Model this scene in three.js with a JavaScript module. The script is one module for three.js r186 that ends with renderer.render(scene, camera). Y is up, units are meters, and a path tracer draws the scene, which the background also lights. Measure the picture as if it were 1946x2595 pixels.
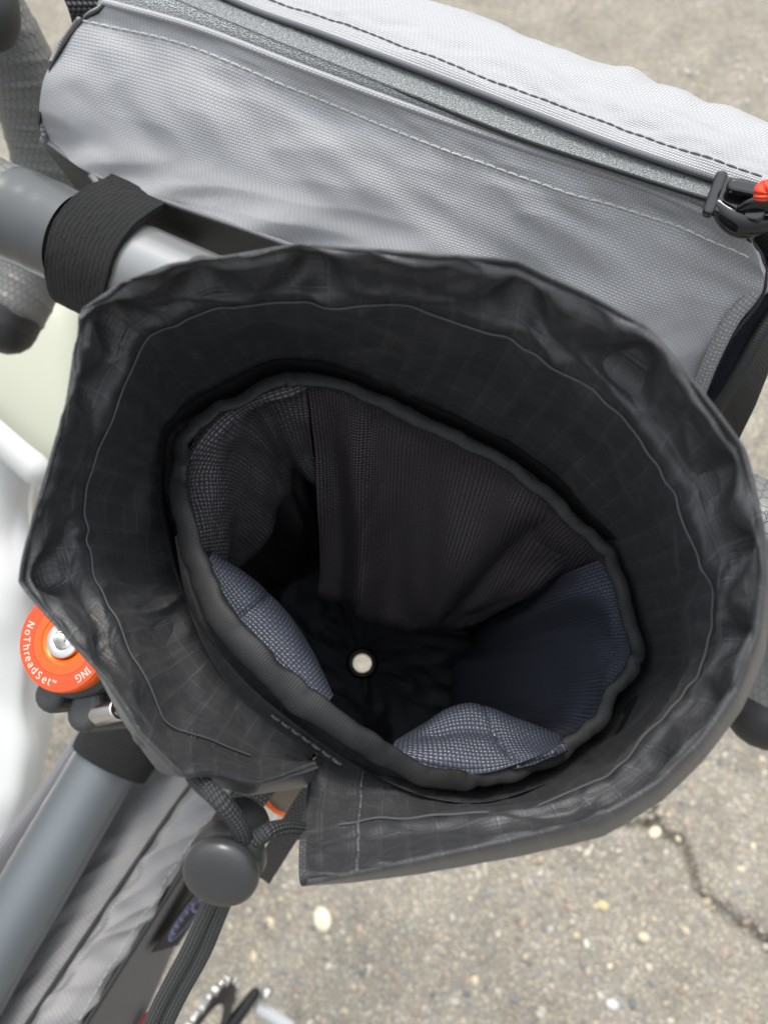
import * as THREE from 'three';
import { ImprovedNoise } from 'three/addons/math/ImprovedNoise.js';
import { mergeGeometries, mergeVertices } from 'three/addons/utils/BufferGeometryUtils.js';

// ---------------------------------------------------------------- camera, sky, sun, exposure
const scene = new THREE.Scene();
const camera = new THREE.PerspectiveCamera(66, 767 / 1024, 0.01, 200);
camera.rotation.order = 'YXZ';
camera.position.set(0, 1.2, 0);
camera.rotation.set(-63 * Math.PI / 180, 0, -10 * Math.PI / 180);
camera.focus = 0.215;
camera.userData.fStop = 15;
camera.updateMatrixWorld(true);
scene.add(camera);

const renderer = new THREE.WebGLRenderer({ antialias: true });
renderer.setSize(767, 1024);
renderer.toneMapping = THREE.LinearToneMapping;
renderer.toneMappingExposure = 1.92;
renderer.shadowMap.enabled = true;

{ // bright overcast sky, a plain cloud deck that is a little brighter towards the veiled sun ahead of the bicycle
  const W = 256, H = 128, data = new Float32Array(W * H * 4);
  for (let j = 0; j < H; j++) for (let i = 0; i < W; i++) {
    const el = ((j + 0.5) / H - 0.5) * Math.PI, az = ((i + 0.5) / W - 0.5) * 2 * Math.PI;
    const d = [Math.cos(el) * Math.cos(az), Math.sin(el), Math.cos(el) * Math.sin(az)];
    const s = Math.max(0, Math.sin(el));
    const sun = Math.max(0, d[0] * 0.12 + d[1] * 0.91 + d[2] * -0.40);
    let L = el > 0 ? (0.55 + 0.75 * s) * (0.42 + 0.82 * Math.pow(sun, 2.0)) : 0.22;
    const k = (j * W + i) * 4;
    data[k] = L * 0.955; data[k + 1] = L * 1.0; data[k + 2] = L * 1.055; data[k + 3] = 1;
  }
  const t = new THREE.DataTexture(data, W, H, THREE.RGBAFormat, THREE.FloatType);
  t.mapping = THREE.EquirectangularReflectionMapping;
  t.magFilter = THREE.LinearFilter; t.minFilter = THREE.LinearFilter; t.needsUpdate = true;
  scene.background = t; scene.environment = t;
}
scene.backgroundIntensity = 1; scene.environmentIntensity = 1;
const sun = new THREE.DirectionalLight(0xfff6ea, 1.5);
sun.position.set(0.35, 3.5, -1.3);
sun.target.position.set(0, 0.4, 0); scene.add(sun.target);
sun.castShadow = true; sun.shadow.radius = 36; sun.shadow.mapSize.set(2048, 2048);
Object.assign(sun.shadow.camera, { left: -1.6, right: 1.6, top: 1.6, bottom: -1.6, near: 0.5, far: 9 });
scene.add(sun);

// ---------------------------------------------------------------- helpers
const V = (x, y, z) => new THREE.Vector3(x, y, z);
const FPX = (2595 / 2) / Math.tan(33 * Math.PI / 180);
const CX = V().setFromMatrixColumn(camera.matrixWorld, 0), CY = V().setFromMatrixColumn(camera.matrixWorld, 1), CZ = V().setFromMatrixColumn(camera.matrixWorld, 2);
// a measured point: photograph pixel and distance along the lens axis, turned into a place in metres
const P = (x, y, d) => camera.position.clone().addScaledVector(CX, (x - 973) / FPX * d).addScaledVector(CY, -(y - 1297.5) / FPX * d).addScaledVector(CZ, -d);
const S = 1946 / 1659;
const D = (x, y, d) => P(x * S, y * S, d);
const dirv = (x, y, z) => V().addScaledVector(CX, x).addScaledVector(CY, -y).addScaledVector(CZ, -z).normalize();
const RIGHT = dirv(.87, .37, -.30), FWD = dirv(.42, -.83, .38), DOWN = dirv(.11, .46, .88), UP = DOWN.clone().negate(), STEER = dirv(.24, .2, .95);
const noise = new ImprovedNoise();
const nz = (x, y, z = 0.37) => noise.noise(x, y, z);
let seed = 12345;
const rnd = () => { seed |= 0; seed = seed + 0x6D2B79F5 | 0; let t = Math.imul(seed ^ seed >>> 15, 1 | seed); t = t + Math.imul(t ^ t >>> 7, 61 | t) ^ t; return ((t ^ t >>> 14) >>> 0) / 4294967296; };
const lerp = (a, b, t) => a + (b - a) * t, clamp = (x, a = 0, b = 1) => Math.min(b, Math.max(a, x));
const smooth = (a, b, x) => { const t = clamp((x - a) / (b - a)); return t * t * (3 - 2 * t); };
const gauss = (x, w) => Math.exp(-x * x / (w * w));

const names = {};
function numbered(n) { if (!(n in names)) { names[n] = 0; return n; } names[n]++; return n + '_' + String(names[n]).padStart(3, '0'); }
function thing(name, label, category, base, group) {
  const o = new THREE.Group(); o.name = numbered(name); o.position.copy(base); o.userData = { label, category };
  if (group) o.userData.group = group; scene.add(o); o.updateMatrixWorld(true); return o;
}
function part(name, geo, mat, parent, label) { // geometry in world metres
  const m = new THREE.Mesh(geo, mat); m.name = name; m.castShadow = m.receiveShadow = true;
  if (label) m.userData.label = label;
  const w = V().setFromMatrixPosition(parent.matrixWorld); m.position.copy(w).negate();
  parent.add(m); m.updateMatrixWorld(true);
  return m;
}
function sub(name, geo, mat, parentMesh, label) { return part(name, geo, mat, parentMesh, label); }

function cr(p0, p1, p2, p3, t) {
  const f = (a, b, c, d) => 0.5 * (2 * b + (c - a) * t + (2 * a - 5 * b + 4 * c - d) * t * t + (3 * b - a - 3 * c + d) * t * t * t);
  return V(f(p0.x, p1.x, p2.x, p3.x), f(p0.y, p1.y, p2.y, p3.y), f(p0.z, p1.z, p2.z, p3.z));
}
function evalLine(pts, t, closed) { // t in 0..1
  const n = pts.length, m = closed ? n : n - 1; let x = t * m, i = Math.floor(x);
  if (!closed) i = Math.min(i, m - 1); x -= i;
  const g = (k) => closed ? pts[(k % n + n) % n] : pts[clamp(k, 0, n - 1)];
  const a = closed || i > 0 ? g(i - 1) : g(0).clone().multiplyScalar(2).sub(g(1));
  const d = closed || i < m - 1 ? g(i + 2) : g(n - 1).clone().multiplyScalar(2).sub(g(n - 2));
  return cr(a, g(i), g(i + 1), d, x);
}
// grid of points -> geometry with uv in metres, optional displacement along the normal, optional thickness (to the back)
function gridGeo(G, { disp, thick = 0, closedU = false, uvs } = {}) {
  const nv = G.length, nu = G[0].length;
  const normals = () => G.map((row, j) => row.map((p, i) => {
    const l = row[closedU ? (i - 1 + nu - 1) % (nu - 1) : Math.max(0, i - 1)], r = row[closedU ? (i + 1) % (nu - 1) : Math.min(nu - 1, i + 1)];
    const a = G[Math.max(0, j - 1)][i], b = G[Math.min(nv - 1, j + 1)][i];
    return V().crossVectors(r.clone().sub(l), b.clone().sub(a)).normalize();
  }));
  if (disp) { const N = normals(); const E = G.map((row, j) => row.map((p, i) => p.clone().addScaledVector(N[j][i], disp(i / (nu - 1), j / (nv - 1), p)))); G = E; if (closedU) for (const r of G) r[nu - 1] = r[0].clone(); }
  const jm = nv >> 1, im = nu >> 1, U = [], W = [];
  for (let j = 0; j < nv; j++) { let s = 0; U.push(G[j].map((p, i) => i ? (s += p.distanceTo(G[j][i - 1])) : 0)); }
  for (let i = 0; i < nu; i++) { let s = 0; W.push(G.map((row, j) => j ? (s += row[i].distanceTo(G[j - 1][i])) : 0)); }
  const pos = [], uv = [], idx = [];
  const push = (p, u, v) => { pos.push(p.x, p.y, p.z); uv.push(u, v); return pos.length / 3 - 1; };
  const quad = (a, b, c, d) => idx.push(a, b, c, b, d, c);
  for (let j = 0; j < nv; j++) for (let i = 0; i < nu; i++) push(G[j][i], uvs ? uvs(i / (nu - 1), j / (nv - 1))[0] : U[jm][i], uvs ? uvs(i / (nu - 1), j / (nv - 1))[1] : W[im][j]);
  for (let j = 0; j < nv - 1; j++) for (let i = 0; i < nu - 1; i++) { const a = j * nu + i; quad(a, a + 1, a + nu, a + nu + 1); }
  const front = new THREE.BufferGeometry();
  const finish = () => { front.setAttribute('position', new THREE.Float32BufferAttribute(pos, 3)); front.setAttribute('uv', new THREE.Float32BufferAttribute(uv, 2)); front.setIndex(idx); front.computeVertexNormals(); };
  if (thick) {
    const N = normals(), T = (i, j) => typeof thick === 'function' ? thick(i / (nu - 1), j / (nv - 1)) : thick;
    const B = G.map((row, j) => row.map((p, i) => p.clone().addScaledVector(N[j][i], -T(i, j))));
    const o = pos.length / 3;
    for (let j = 0; j < nv; j++) for (let i = 0; i < nu; i++) push(B[j][i], U[jm][i], W[im][j]);
    for (let j = 0; j < nv - 1; j++) for (let i = 0; i < nu - 1; i++) { const a = o + j * nu + i; quad(a + 1, a, a + nu + 1, a + nu); }
    const edge = (list) => { for (let k = 0; k < list.length - 1; k++) { const [i, j] = list[k], [i2, j2] = list[k + 1]; const a = push(G[j][i], U[j][i], W[i][j]), b = push(G[j2][i2], U[j2][i2], W[i2][j2]), c = push(B[j][i], U[j][i], W[i][j] + .002), d = push(B[j2][i2], U[j2][i2], W[i2][j2] + .002); idx.push(a, c, b, b, c, d); } };
    const R = (n) => [...Array(n).keys()];
    edge(R(nu).map(i => [i, 0]).reverse()); edge(R(nu).map(i => [i, nv - 1]).reverse().reverse());
    if (!closedU) { edge(R(nv).map(j => [0, j])); edge(R(nv).map(j => [nu - 1, j]).reverse()); }
  }
  finish(); front.userData.G = G;
  if (closedU) { const na = front.attributes.normal; for (let j = 0; j < nv; j++) { const a = j * nu, b = a + nu - 1, x = V(na.getX(a) + na.getX(b), na.getY(a) + na.getY(b), na.getZ(a) + na.getZ(b)).normalize(); na.setXYZ(a, x.x, x.y, x.z); na.setXYZ(b, x.x, x.y, x.z); } }
  return front;
}
// control rows (each a list of points) -> fine grid
function surf(rows, nu, nv, closedU = false, closedV = false) {
  const cols = []; const G = [];
  for (let i = 0; i < nu; i++) { const t = i / (nu - 1); cols.push(rows.map(r => evalLine(r, closedU ? t % 1 : t, closedU))); }
  for (let j = 0; j < nv; j++) { const t = j / (nv - 1); G.push(cols.map(c => evalLine(c, closedV ? t % 1 : t, closedV))); }
  return G;
}
function patch(rows, nu, nv, o = {}) { return gridGeo(surf(rows, nu, nv, o.closedU, o.closedV), o); }
// round or oval sweep along points
function sweep(pts, r, { n = 60, m = 16, closed = false, caps = true, ref = null, flat = 1, disp } = {}) {
  const c = []; for (let i = 0; i <= n; i++) c.push(evalLine(pts, closed ? (i / n) % 1 : i / n, closed));
  let prev = ref ? ref.clone() : null; const G = []; const fr = [];
  for (let i = 0; i <= n; i++) {
    const a = c[closed ? (i - 1 + n) % n : Math.max(0, i - 1)], b = c[closed ? (i + 1) % n : Math.min(n, i + 1)];
    const t = b.clone().sub(a).normalize();
    if (!prev) { prev = Math.abs(t.y) > .9 ? V(1, 0, 0) : V(0, 1, 0); }
    const nn = (ref ? ref.clone() : prev.clone()); nn.addScaledVector(t, -nn.dot(t)).normalize(); if (!ref) prev = nn;
    fr.push([t, nn, V().crossVectors(t, nn)]);
  }
  if (closed && !ref) fr[n] = fr[0];
  const cap = caps && !closed ? 4 : 0; const rows = [];
  const ringAt = (i, k, off) => { const [t, nn, bb] = fr[i], R0 = typeof r === 'function' ? r(i / n) : r; const row = []; for (let q = 0; q <= m; q++) { const a = q / m * Math.PI * 2; const R = R0 * k * (1 + (disp ? disp(i / n, 1 - Math.abs(2 * q / m - 1)) : 0)); row.push(c[i].clone().addScaledVector(nn, Math.cos(a) * R).addScaledVector(bb, Math.sin(a) * R * flat).addScaledVector(t, off * R0)); } return row; };
  for (let k = 0; k < cap; k++) { const a = (k + .02) / cap * Math.PI / 2; rows.push(ringAt(0, Math.sin(a), -Math.cos(a) * (typeof caps === 'number' ? caps : .5))); }
  for (let i = 0; i <= n; i++) rows.push(ringAt(i, 1, 0));
  for (let k = cap - 1; k >= 0; k--) { const a = (k + .02) / cap * Math.PI / 2; rows.push(ringAt(n, Math.sin(a), Math.cos(a) * (typeof caps === 'number' ? caps : .5))); }
  const g = gridGeo(rows, { closedU: true }); return g;
}
function flip(g) { const i = g.index; for (let k = 0; k < i.count; k += 3) { const a = i.getX(k); i.setX(k, i.getX(k + 1)); i.setX(k + 1, a); } g.computeVertexNormals(); return g; }
function ribbon(pts, wdir, width, thick, n = 40, o = {}) { // strap whose centre line is pts and whose width lies along wdir (vector or function)
  const c = []; for (let i = 0; i <= n; i++) c.push(evalLine(pts, i / n));
  const G = []; const m = o.m ?? 6;
  for (let j = 0; j <= m; j++) G.push(c.map((p, i) => { const w = typeof wdir === 'function' ? wdir(i / n) : wdir; return p.clone().addScaledVector(w, (j / m - .5) * width); }));
  return gridGeo(G, { thick, disp: o.disp });
}
function lathe(profile, centre, axis, seg = 48, x0) { // profile [r, h] along axis
  const a = axis.clone().normalize(), x = (x0 ?? (Math.abs(a.y) < .9 ? V(0, 1, 0) : V(1, 0, 0))).clone(); x.addScaledVector(a, -x.dot(a)).normalize(); const y = V().crossVectors(a, x);
  const g = new THREE.LatheGeometry(profile.map(p => new THREE.Vector2(Math.max(p[0], 1e-6), p[1])), seg);
  g.applyMatrix4(new THREE.Matrix4().makeBasis(x, a, y.clone().negate()).setPosition(centre)); return g;
}
function boxAt(centre, ex, ey, ez, sx, sy, sz, b = .001, seg = 3) { // bevelled box
  const sh = new THREE.Shape(); const w = sx / 2 - b, h = sy / 2 - b, r = Math.min(b * 2, w, h);
  sh.moveTo(-w + r, -h); sh.lineTo(w - r, -h); sh.quadraticCurveTo(w, -h, w, -h + r); sh.lineTo(w, h - r); sh.quadraticCurveTo(w, h, w - r, h); sh.lineTo(-w + r, h); sh.quadraticCurveTo(-w, h, -w, h - r); sh.lineTo(-w, -h + r); sh.quadraticCurveTo(-w, -h, -w + r, -h);
  const g = new THREE.ExtrudeGeometry(sh, { depth: sz - 2 * b, bevelEnabled: true, bevelSize: b, bevelThickness: b, bevelSegments: seg, curveSegments: 4 }); g.translate(0, 0, -sz / 2 + b);
  g.applyMatrix4(new THREE.Matrix4().makeBasis(ex, ey, ez).setPosition(centre)); return g;
}

// ---------------------------------------------------------------- textures and materials
function tex(n, fn, { srgb = false, w = n, h = n } = {}) { // fn(x, y) in 0..1 -> grey or [r, g, b] in 0..1
  const data = new Uint8Array(w * h * 4);
  for (let j = 0; j < h; j++) for (let i = 0; i < w; i++) { const c = fn((i + .5) / w, (j + .5) / h, i, j), k = (j * w + i) * 4; const a = typeof c === 'number' ? [c, c, c] : c; data[k] = clamp(a[0]) * 255; data[k + 1] = clamp(a[1]) * 255; data[k + 2] = clamp(a[2]) * 255; data[k + 3] = 255; }
  const t = new THREE.DataTexture(data, w, h); t.wrapS = t.wrapT = THREE.RepeatWrapping; t.magFilter = THREE.LinearFilter; t.minFilter = THREE.LinearMipmapLinearFilter; t.generateMipmaps = true;
  if (srgb) t.colorSpace = THREE.SRGBColorSpace; t.needsUpdate = true; return t;
}
const rep = (t, size, sy = size, rot = 0) => { const c = t.clone(); c.repeat.set(1 / size, 1 / sy); c.rotation = rot; c.needsUpdate = true; return c; };
// plain weave: every cell one raised thread crossing, warp and weft in turn; 8 x 8 crossings a tile
const weaveH = (x, y) => { const n = 8, X = x * n, Y = y * n, i = Math.floor(X), j = Math.floor(Y), u = X - i - .5, v = Y - j - .5, over = (i + j) % 2 === 0; const a = over ? u : v, b = over ? v : u; return clamp(1 - Math.pow(Math.abs(a) * 2, 2.2) * .9) * (1 - .55 * Math.pow(Math.abs(b) * 2, 2)) * (over ? 1 : .62); };
const weaveB = tex(256, (x, y) => weaveH(x, y));
const weaveL = tex(256, (x, y) => .22 + .78 * weaveH(x, y));
const weaveC = tex(256, (x, y) => .5 + .5 * weaveH(x, y));
const ribsB = tex(64, (x, y) => .5 + .5 * Math.cos(y * Math.PI * 2 * 4));
const hexH = (x, y) => { const sx = 4, sy = 2 * Math.round(4 / Math.sqrt(3)); let best = 9, sec = 9; const X = x * sx, Y = y * sy; for (let j = Math.floor(Y) - 1; j <= Math.floor(Y) + 2; j++) for (let i = Math.floor(X) - 1; i <= Math.floor(X) + 2; i++) { const cx = i + (((j % 2) + 2) % 2) * .5, cy = j; const dx = X - cx, dy = (Y - cy) * .866; const d = Math.hypot(dx, dy); if (d < best) { sec = best; best = d; } else if (d < sec) sec = d; } return smooth(.05, .2, sec - best); };
const hexB = tex(256, hexH);
const fuzzB = tex(512, (x, y) => { const r = .5 + .35 * Math.sin((y * 14 + .35 * nz(x * 9, y * 9)) * Math.PI * 2) ; return clamp(r * .38 + .75 * (nz(x * 110, y * 60, 3) * .5 + .35) + .2 * nz(x * 40, y * 40, 8)); });
const speckB = tex(512, (x, y) => clamp(.5 + .8 * nz(x * 46, y * 110, 2.2) + .4 * nz(x * 120, y * 160, 5)));
const zipC = tex(512, (x, y) => clamp(.62 + .55 * nz(x * 46, y * 110, 2.2) + .35 * nz(x * 120, y * 160, 5)));
const grimeR = tex(256, (x, y) => clamp(.55 + .25 * nz(x * 5, y * 5, 1) + .2 * nz(x * 17, y * 17, 4)));
const ripC = tex(512, (x, y) => { const g = Math.max(gauss(((x * 2) % 1) - .5, .035), gauss(((x * 2) % 1) - .62, .03) * .7, gauss(((y * 2) % 1) - .5, .035)); return clamp(weaveH(x * 3 % 1, y * 3 % 1) * .14 + .36 + .24 * g * (.5 + .5 * clamp(.5 + 1.4 * nz(x * 3, y * 3, 6)))); });
const ripB = tex(512, (x, y) => { const g = Math.max(gauss(((x * 2) % 1) - .5, .035), gauss(((y * 2) % 1) - .5, .035)); return clamp(.5 * weaveH(x * 3 % 1, y * 3 % 1) + .45 * g); });
const webB = tex(256, (x, y) => { const X = x * 8, Y = y * 8 + (Math.floor(X) % 2) * .5, u = X - Math.floor(X) - .5, v = Y - Math.floor(Y) - .5; return clamp(1 - (u * u * 3.2 + v * v * 3.6)); });

const M = (color, roughness, o = {}) => new THREE.MeshStandardMaterial({ color: new THREE.Color().setRGB(...color), roughness, side: THREE.DoubleSide, ...o });
const cloth = (color, rough, pitch, depth, o = {}) => M(color, rough, { map: rep(weaveC, pitch * 8), bumpMap: rep(weaveB, pitch * 8), bumpScale: depth, ...o });
const mat = {
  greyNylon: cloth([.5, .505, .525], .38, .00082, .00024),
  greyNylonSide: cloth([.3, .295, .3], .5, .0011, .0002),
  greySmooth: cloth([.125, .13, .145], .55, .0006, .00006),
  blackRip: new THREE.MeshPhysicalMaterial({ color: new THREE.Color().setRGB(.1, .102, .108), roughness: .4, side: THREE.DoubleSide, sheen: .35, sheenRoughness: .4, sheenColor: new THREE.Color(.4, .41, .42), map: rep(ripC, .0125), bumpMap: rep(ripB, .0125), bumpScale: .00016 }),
  blackFab: cloth([.02, .02, .022], .6, .0009, .0002),
  liningFar: cloth([.115, .098, .107], .32, .00112, .0005, { map: rep(weaveL, .0084), bumpMap: rep(weaveB, .0084) }),
  liningNavy: cloth([.115, .128, .172], .28, .00112, .0003, { map: rep(weaveL, .0084), bumpMap: rep(weaveB, .0084) }),
  liningLeft: cloth([.12, .115, .125], .32, .00112, .0004, { map: rep(weaveL, .0084), bumpMap: rep(weaveB, .0084) }),
  baseFab: M([.03, .032, .04], .5, { bumpMap: rep(weaveB, .004), bumpScale: .00008 }),
  grosgrain: M([.013, .0135, .0145], .62, { bumpMap: rep(ribsB, .0026), bumpScale: .00005 }),
  greyGros: M([.17, .17, .18], .6, { bumpMap: rep(ribsB, .006), bumpScale: .0003 }),
  webbing: M([.02, .021, .023], .5, { bumpMap: rep(webB, .016, .016), bumpScale: .0007 }),
  velcro: M([.03, .031, .032], .95, { map: rep(fuzzB, .026), bumpMap: rep(fuzzB, .026), bumpScale: .0014 }),
  zip: M([.75, .78, .79], .3, { map: rep(zipC, .022, .03), bumpMap: rep(speckB, .022, .03), bumpScale: .0012 }),
  zipMetal: M([.008, .008, .009], .12, { metalness: 0 }),
  greyThread: M([.62, .62, .58], .7), sideThread: M([.3, .3, .3], .7), darkThread: M([.1, .1, .105], .7), blackThread: M([.085, .088, .092], .6),
  redCord: M([.75, .05, .015], .6, { bumpMap: rep(ribsB, .004), bumpScale: .0003 }),
  cord: M([.06, .064, .068], .6, { map: rep(weaveL, .0072), bumpMap: rep(weaveB, .0072), bumpScale: .0006 }),
  lockPlastic: M([.036, .037, .039], .3),
  tape: M([.15, .153, .15], .4, { bumpMap: rep(hexB, .0128, .0128), bumpScale: -.0004 }),
  gloss: M([.075, .08, .082], .24, {}),
  rubber: M([.02, .02, .021], .5), hood: M([.045, .045, .045], .6),
  bar: new THREE.MeshPhysicalMaterial({ color: new THREE.Color().setRGB(.2, .205, .205), roughness: .3, metalness: .35, clearcoat: .7, clearcoatRoughness: .12 }),
  paint: new THREE.MeshPhysicalMaterial({ color: new THREE.Color().setRGB(.102, .116, .127), roughness: .34, metalness: .3, clearcoat: .8, clearcoatRoughness: .12 }),
  stem: M([.035, .037, .038], .38), steel: M([.62, .6, .57], .22, { metalness: 1 }), chrome: M([.7, .69, .66], .12, { metalness: 1 }),
  black: M([.012, .012, .013], .4), orange: M([.9, .135, .01], .3, { metalness: .25 }),
  taupe: M([.2, .17, .14], .35, { metalness: .5 }),
  cream: M([.43, .44, .355], .3), white: M([.55, .555, .55], .4), sheet: M([.56, .565, .57], .85),
};

// ---------------------------------------------------------------- ground
const GH = 0;
const groundAt = (x, y) => { const dir = P(x, y, 1).sub(camera.position); const t = (GH - camera.position.y) / dir.y; return camera.position.clone().addScaledVector(dir, t); };
const crackLines = [[[1250, 1960], [1400, 2060], [1620, 2080], [1690, 2110], [1730, 2160], [1780, 2250], [1830, 2310], [1870, 2345], [1990, 2420], [2120, 2480]], [[1655, 2040], [1668, 2090], [1690, 2110]]].map(l => l.map(p => groundAt(...p)));
{
  const n = 660, ext = (s) => 1.25 * s + 40 * Math.pow(s, 11), c0 = groundAt(1100, 1500), pos = [], uv = [], idx = [];
  const segs = crackLines.flatMap(l => l.slice(1).map((b, i) => [l[i], b]));
  for (let j = 0; j <= n; j++) for (let i = 0; i <= n; i++) {
    const x = c0.x + ext(i / n * 2 - 1), z = c0.z + ext(j / n * 2 - 1);
    let y = .004 * nz(x * 3, z * 3, 1) + .0022 * nz(x * 22, z * 22, 2) + .0018 * nz(x * 60, z * 60, 5) + .0012 * nz(x * 130, z * 130, 7);
    const wx = x + .010 * nz(x * 20, z * 20, 4) + .005 * nz(x * 60, z * 60, 9), wz = z + .010 * nz(x * 20, z * 20, 14) + .005 * nz(x * 60, z * 60, 19);
    let d = 9; for (const [a, b] of segs) { const ex = b.x - a.x, ez = b.z - a.z, t = clamp(((wx - a.x) * ex + (wz - a.z) * ez) / (ex * ex + ez * ez)); d = Math.min(d, Math.hypot(wx - a.x - ex * t, wz - a.z - ez * t)); }
    y -= .016 * (1 - smooth(.0015, .0065, d)) + .004 * (1 - smooth(.004, .022, d));
    pos.push(x, y, z); uv.push(x, z);
  }
  for (let j = 0; j < n; j++) for (let i = 0; i < n; i++) { const a = j * (n + 1) + i; idx.push(a, a + n + 1, a + 1, a + 1, a + n + 1, a + n + 2); }
  const g = new THREE.BufferGeometry(); g.setAttribute('position', new THREE.Float32BufferAttribute(pos, 3)); g.setAttribute('uv', new THREE.Float32BufferAttribute(uv, 2)); g.setIndex(idx); g.computeVertexNormals();
  // worn asphalt: binder with stones of many tones
  const N = 2048, cells = 150, jit = []; for (let k = 0; k < cells * cells; k++) jit.push([rnd(), rnd(), rnd(), rnd()]);
  const tones = [[.33, .30, .25], [.44, .40, .33], [.24, .235, .225], [.5, .47, .41], [.19, .195, .2], [.55, .47, .33], [.38, .29, .23]];
  const colr = new Uint8Array(0); const hgt = new Float32Array(N * N);
  const cm = tex(N, (x, y, i, j) => {
    const X = x * cells, Y = y * cells, ci = Math.floor(X), cj = Math.floor(Y); let best = 9, id = null;
    for (let b = -1; b <= 1; b++) for (let a = -1; a <= 1; a++) { const q = jit[((cj + b + cells) % cells) * cells + (ci + a + cells) % cells]; const r = .22 + .42 * q[2]; const d = Math.hypot(X - ci - a - q[0], Y - cj - b - q[1]) / r; if (d < best) { best = d; id = q; } }
    const f = .5 * nz(x * 7, y * 7, 3) + .35 * nz(x * 31, y * 31, 6), ff = nz(x * 240, y * 240, 9);
    const s = 1 - smooth(.7, 1.05, best); hgt[j * N + i] = .45 + .4 * s * (1 - best * best * .4) + .18 * ff;
    const bc = [.252 + .1 * f + .08 * ff, .232 + .095 * f + .08 * ff, .190 + .085 * f + .075 * ff], tc = tones[Math.floor(id[3] * 6.99)];
    return [0, 1, 2].map(k => Math.pow(lerp(bc[k], tc[k] * (1 + .2 * ff) * (1 + .5 * f), s * .75), 1 / 2.2));
  }, { srgb: true });
  const bm = tex(N, (x, y, i, j) => hgt[j * N + i]);
  const gm = M([.92, .92, .92], .93, { map: rep(cm, .62), bumpMap: rep(bm, .62), bumpScale: .0035 });
  const ground = new THREE.Mesh(g, gm); ground.name = 'ground'; ground.receiveShadow = true; ground.userData = { kind: 'structure', label: 'worn pale grey asphalt with embedded stones and a crack', category: 'ground' }; scene.add(ground);
  // stones standing proud of the binder
  const st = new THREE.IcosahedronGeometry(1, 1); const sp = st.attributes.position; for (let k = 0; k < sp.count; k++) { const p = V().fromBufferAttribute(sp, k); p.multiplyScalar(1 + .22 * nz(p.x * 1.7, p.y * 1.7, p.z * 1.7)); sp.setXYZ(k, p.x, p.y, p.z); } const sg = st.deleteAttribute('uv').deleteAttribute('normal'); sg.computeVertexNormals();
  const count = 16000, im = new THREE.InstancedMesh(sg, M([1, 1, 1], .75), count), m4 = new THREE.Matrix4(), qq = new THREE.Quaternion(), col = new THREE.Color();
  for (let k = 0; k < count; k++) {
    const x = c0.x + (rnd() * 2 - 1) * 1.15, z = c0.z + (rnd() * 2 - 1) * 1.15, s = .0014 + .0036 * Math.pow(rnd(), 2.2);
    qq.setFromEuler(new THREE.Euler(rnd() * .3, rnd() * 6.28, rnd() * .3)); m4.compose(V(x, .001 * nz(x * 22, z * 22) + s * .05, z), qq, V(s * (1 + .5 * rnd()), s * .5, s)); im.setMatrixAt(k, m4);
    const t = tones[Math.floor(rnd() * 6.99)], b = .62 + .42 * rnd(); im.setColorAt(k, col.setRGB(t[0] * b, t[1] * b, t[2] * b));
  }
  im.name = 'embedded_stones'; im.userData.kind = 'stuff'; im.receiveShadow = im.castShadow = true; ground.add(im);
  // single stones that stand out
  const peb = (name, px, py, r, c, label) => { const p = groundAt(px, py); const gg = sg.clone(); const a = gg.attributes.position; gg.scale(r * 1.25, r * .55, r); gg.rotateY(r * 900); gg.translate(p.x, r * .25, p.z); const m = new THREE.Mesh(gg, M(c, .8)); m.name = numbered(name); m.userData = { label, category: 'stone' }; m.castShadow = m.receiveShadow = true; scene.add(m); };
  peb('stone', 818, 2330, .0125, [.62, .6, .45], 'large pale cream stone on the asphalt below the cord lock');
  peb('stone', 1658, 2110, .0075, [.62, .52, .38], 'buff stone lodged where the two cracks meet');
  peb('stone', 1527, 2295, .0065, [.46, .38, .22], 'yellow ochre stone in the asphalt left of the long crack');
  peb('stone', 1550, 2545, .0065, [.5, .5, .5], 'pale grey stone in the asphalt near the bottom edge');
  peb('stone', 1630, 2375, .0065, [.46, .42, .31], 'tan stone beside the crack with a smaller one touching it');
}

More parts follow.
